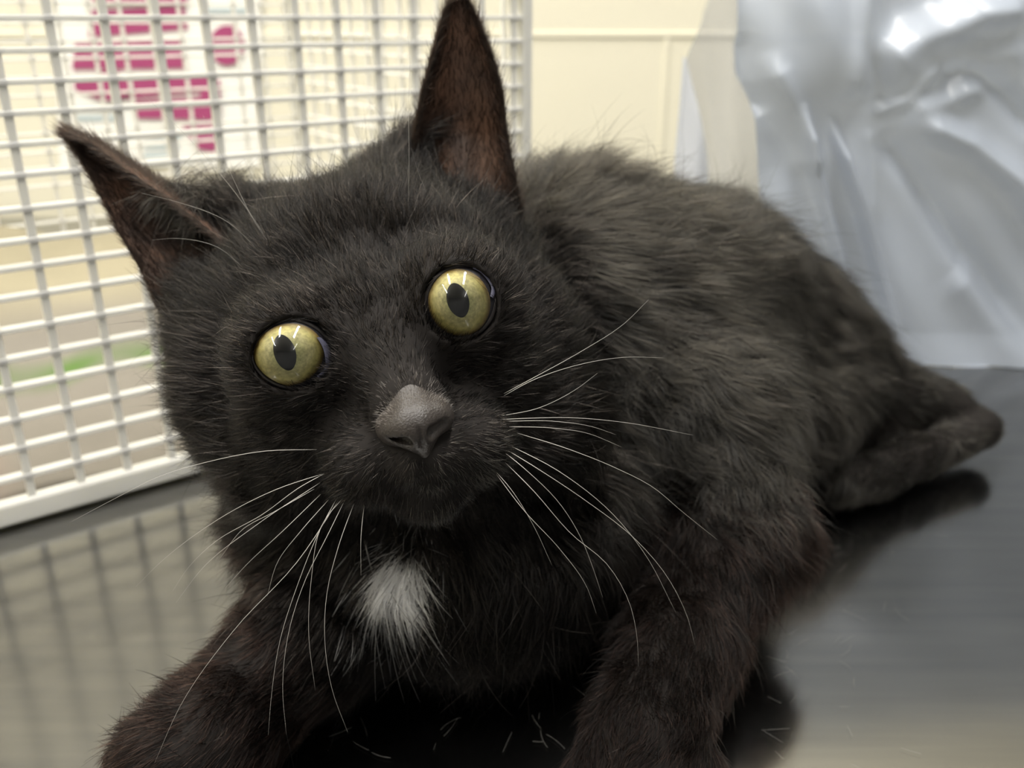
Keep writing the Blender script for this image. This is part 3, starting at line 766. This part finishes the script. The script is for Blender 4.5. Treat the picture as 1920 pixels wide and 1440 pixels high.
def make_eye(c, iris, ir, pup, pr, lid, third):
    V, Fc = sphere(c, RE); o = mesh('eye', V, Fc, M['sclera'], cat, True); o['label'] = 'round yellow-green eye with an upright oval pupil'
    patch(c, RE+.00012, iris[0], iris[1], ellipse(ir[0], ir[1], -roll), 'iris', M['iris'], o)
    patch(c, RE+.00022, pup[0], pup[1], ellipse(pr[0], pr[1], -roll, .12), 'pupil', M['pupil'], o, bulge=.00006)
    patch(c, RE+.00030, iris[0], iris[1], ellipse(ir[0]*1.0, ir[1]*1.0, -roll), 'cornea', M['cornea'], o, nr=24, na=64, bulge=.0010)
    # third eyelid / pale crescent beside the iris
    pts = [c + hit(c, RE, *p)*(RE+.0004) for p in third]; h = len(pts)//2
    a = spline(pts[:h], 16); b_ = spline(pts[h:][::-1], 16); V = []
    for j in range(16):
        for i in range(5): p = a[j]*(1-i/4)+b_[j]*(i/4); d = norm((p-c)[None])[0]; V.append(c+d*(RE+.00045+.0002*math.sin(math.pi*i/4)))
    t = mesh('third_eyelid', V, [(j*5+i, j*5+i+1, (j+1)*5+i+1, (j+1)*5+i) for j in range(15) for i in range(4)], M['third'], None, True)
    t.parent = o
    # lid rim
    lid = grow(lid, 0.99); n = 72; P = spline([np.array([*p, 0.]) for p in lid+[lid[0]]], n+1)[:n]
    V = []; rings = 9; cx, cy = np.mean(lid, 0); cc = np.array([cx, cy])
    for k in range(n):
        base = P[k][:2]; out = (base-cc)/np.linalg.norm(base-cc)
        for r in range(rings):
            s = r/(rings-1); ang = s*math.pi*.95
            q = base + out*(1-math.cos(ang))*.5*5 ; rad = RE + .0001 + .0005*math.sin(ang*.62)
            if s > .8: rad -= .0015*(s-.8)/.2
            V.append(c + hit(c, RE, *q)*rad)
    Fc = [(k*rings+r, k*rings+r+1, ((k+1) % n)*rings+r+1, ((k+1) % n)*rings+r) for k in range(n) for r in range(rings-1)]
    l = mesh('eyelid', V, Fc, M['lid'], cat, True); return o
make_eye(E_L, (541, 665), (67, 58), (534, 661), (20.5, 35), LID_L,
         [(600, 634), (614, 650), (618, 672), (610, 698), (598, 708), (592, 704), (606, 690), (607, 668), (602, 650), (592, 634)][:10])
make_eye(E_R, (861, 567), (58, 63.5), (858.5, 563), (20.5, 33.5), LID_R,
         [(886, 500), (905, 506), (919, 525), (926, 550), (922, 560), (917, 556), (919, 540), (910, 524), (898, 512), (886, 506)])

# ------------------------------------------------------------------ nose
nf = Field(NOSE-.020, NOSE+.020, .00045)
nf.D[:] = .02
n0 = W(775, 783, .2075)
nf.cap(W(745, 735, .2175), W(728, 800, .2132), .0030, .0030, k=.004)
nf.cap(W(792, 732, .2200), W(824, 776, .2132), .0028, .0030, k=.004)
nf.cap(W(764, 722, .2165), W(775, 788, .2098), .0046, .0048, k=.005)
nf.ell(W(776, 795, .2098), (.0074, .0046, .0052), HB, k=.003)
nf.ell(W(738, 806, .2120), (.0032, .0034, .0040), HB, k=.002); nf.ell(W(822, 782, .2120), (.0032, .0034, .0040), HB, k=.002)
nf.cap(W(783, 812, .2085), W(796, 845, .2105), .0042, .0020, k=.003)
nf.cap(W(786, 806, .2035), W(796, 856, .2075), .0003, .0004, k=.0010, op='cut')
nf.cap(W(764, 826, .2058), W(734, 816, .2078), .0015, .0009, k=.0008, op='cut')
nf.cap(W(814, 812, .2058), W(836, 795, .2080), .0018, .0012, k=.0008, op='cut')
V, Fq = nf.nets(); o = mesh('nose', V, Fq, M['nose'], cat, True); o['label'] = 'dark grey nose with two nostrils'
nx, ny, nzz = proj(V); sel = rng.random(len(V)) < 1-smooth(735, 800, ny+(nx-775)*.25)
Pn = V[sel]; Nn_ = norm(Pn - W(766, 765, .219)); Q, R = grow_hair(Pn, Nn_, clump=.1, lenmul=.5); hair_obj('nose_bridge_fur', Q, R*.8, M['bridge_sheen_fur'], cat)

# ------------------------------------------------------------------ whiskers, one mesh each
wl = [[(594,843),(496,846),(398,864),(300,893),(215,935),(134,978)], [(613,886),(520,917),(422,966),(349,1015),(300,1055),(255,1100)],
 [(618,883),(560,915),(496,962),(398,1020),(350,1068),(324,1108)], [(589,917),(510,962),(457,991),(410,1050)], [(601,927),(530,996),(461,1060),(422,1103)],
 [(616,937),(564,996),(520,1055),(501,1118)], [(638,922),(594,1006),(559,1094),(525,1201),(508,1314),(503,1378)],
 [(655,920),(613,1006),(574,1084),(540,1192),(530,1290),(537,1378)], [(674,917),(633,1030),(613,1113),(609,1201),(623,1294),(652,1373)],
 [(684,937),(677,1006),(677,1079)], [(662,913),(603,986),(584,1084),(579,1192),(591,1294)],
 [(600,905),(480,985),(380,1065),(330,1130)], [(640,930),(560,1050),(440,1180),(340,1320),(290,1430)]]
wr = [[(945,738),(1001,708),(1093,657),(1170,607),(1216,562)], [(945,742),(1001,712),(1093,682),(1170,670),(1245,671)],
 [(930,787),(1000,784),(1060,783),(1170,792),(1300,816)], [(945,790),(1040,790),(1110,800),(1155,815)], [(970,812),(1060,840),(1160,880),(1222,912),(1280,960),(1345,1012)],
 [(930,836),(985,880),(1050,945),(1090,1010),(1110,1060),(1130,1120)], [(938,836),(1010,880),(1100,940),(1190,1010),(1250,1080),(1290,1160),(1303,1210)],
 [(950,832),(1050,885),(1150,965),(1210,1040),(1268,1150)], [(938,858),(1000,920),(1070,1000),(1140,1060),(1180,1130),(1195,1200),(1197,1250)],
 [(915,868),(960,920),(1000,985),(1035,1060)], [(945,800),(1040,803),(1100,812),(1165,838)], [(920,875),(985,960),(1050,1030),(1100,1100),(1118,1150)],
 [(940,780),(1010,765),(1080,730),(1120,700)]]
br = [[(765,405),(767,300),(766,200),(768,100),(752,-5)], [(525,485),(440,360),(330,235),(225,140)], [(540,500),(480,420),(430,320),(380,215)],
 [(500,485),(420,412),(330,378),(265,362)], [(475,520),(400,460),(330,447),(285,450)], [(800,362),(780,310),(772,280)]]
def whisker(name, pts, z0, z1, r0):
    n = len(pts); P = spline([W(x, y, z0+(z1-z0)*(i/(n-1)) + (.006 if i == 0 else 0)) for i, (x, y) in enumerate(pts)], 22)
    P[:, 2] = np.maximum(P[:, 2], .0012)
    b = MB(); b.tube(P, r0*np.r_[.4, .75, np.linspace(1, .2, 20)], 5); b.build(name, M['whisker'], cat, True)
for i, p in enumerate(wl): whisker('whisker', p, .214, .217-.0006*(i % 4), 8.5e-5)
for i, p in enumerate(wr): whisker('whisker', p, .2155, .222-.0008*(i % 4), 8.5e-5)
for i, p in enumerate(br): whisker('eyebrow_whisker', p, .242, .235 if i else .225, 6e-5)

# ------------------------------------------------------------------ loose hairs on the table
b = MB()
def tab(px, py):
    r = FWD + RIGHT*(px-960)/F - UPV*(py-720)/F; return CP + r*(CAM_H-.0008)/-r[2]
for k in range(60):
    if k < 46: px, py = rng.uniform(1390, 1900), rng.uniform(960, 1440)
    else: px, py = rng.uniform(560, 1040), rng.uniform(1340, 1440)
    if k < 34: px = rng.uniform(1430, 1620)
    p = tab(px, py); a = rng.uniform(0, 6.28); c = rng.normal()*60; P = []
    Ls = rng.uniform(.003, .010)
    for i in range(9): P.append(p.copy()); a += c*Ls/9; p = p + np.array([math.cos(a), math.sin(a), 0])*Ls/9
    b.tube(P, 2.4e-5, 4)
tag(b.build('loose_hair', mat('shed_hair', (.30, .29, .27), .5)), 'shed cat hairs scattered on the dark steel table around the paws', 'hair', kind='stuff')
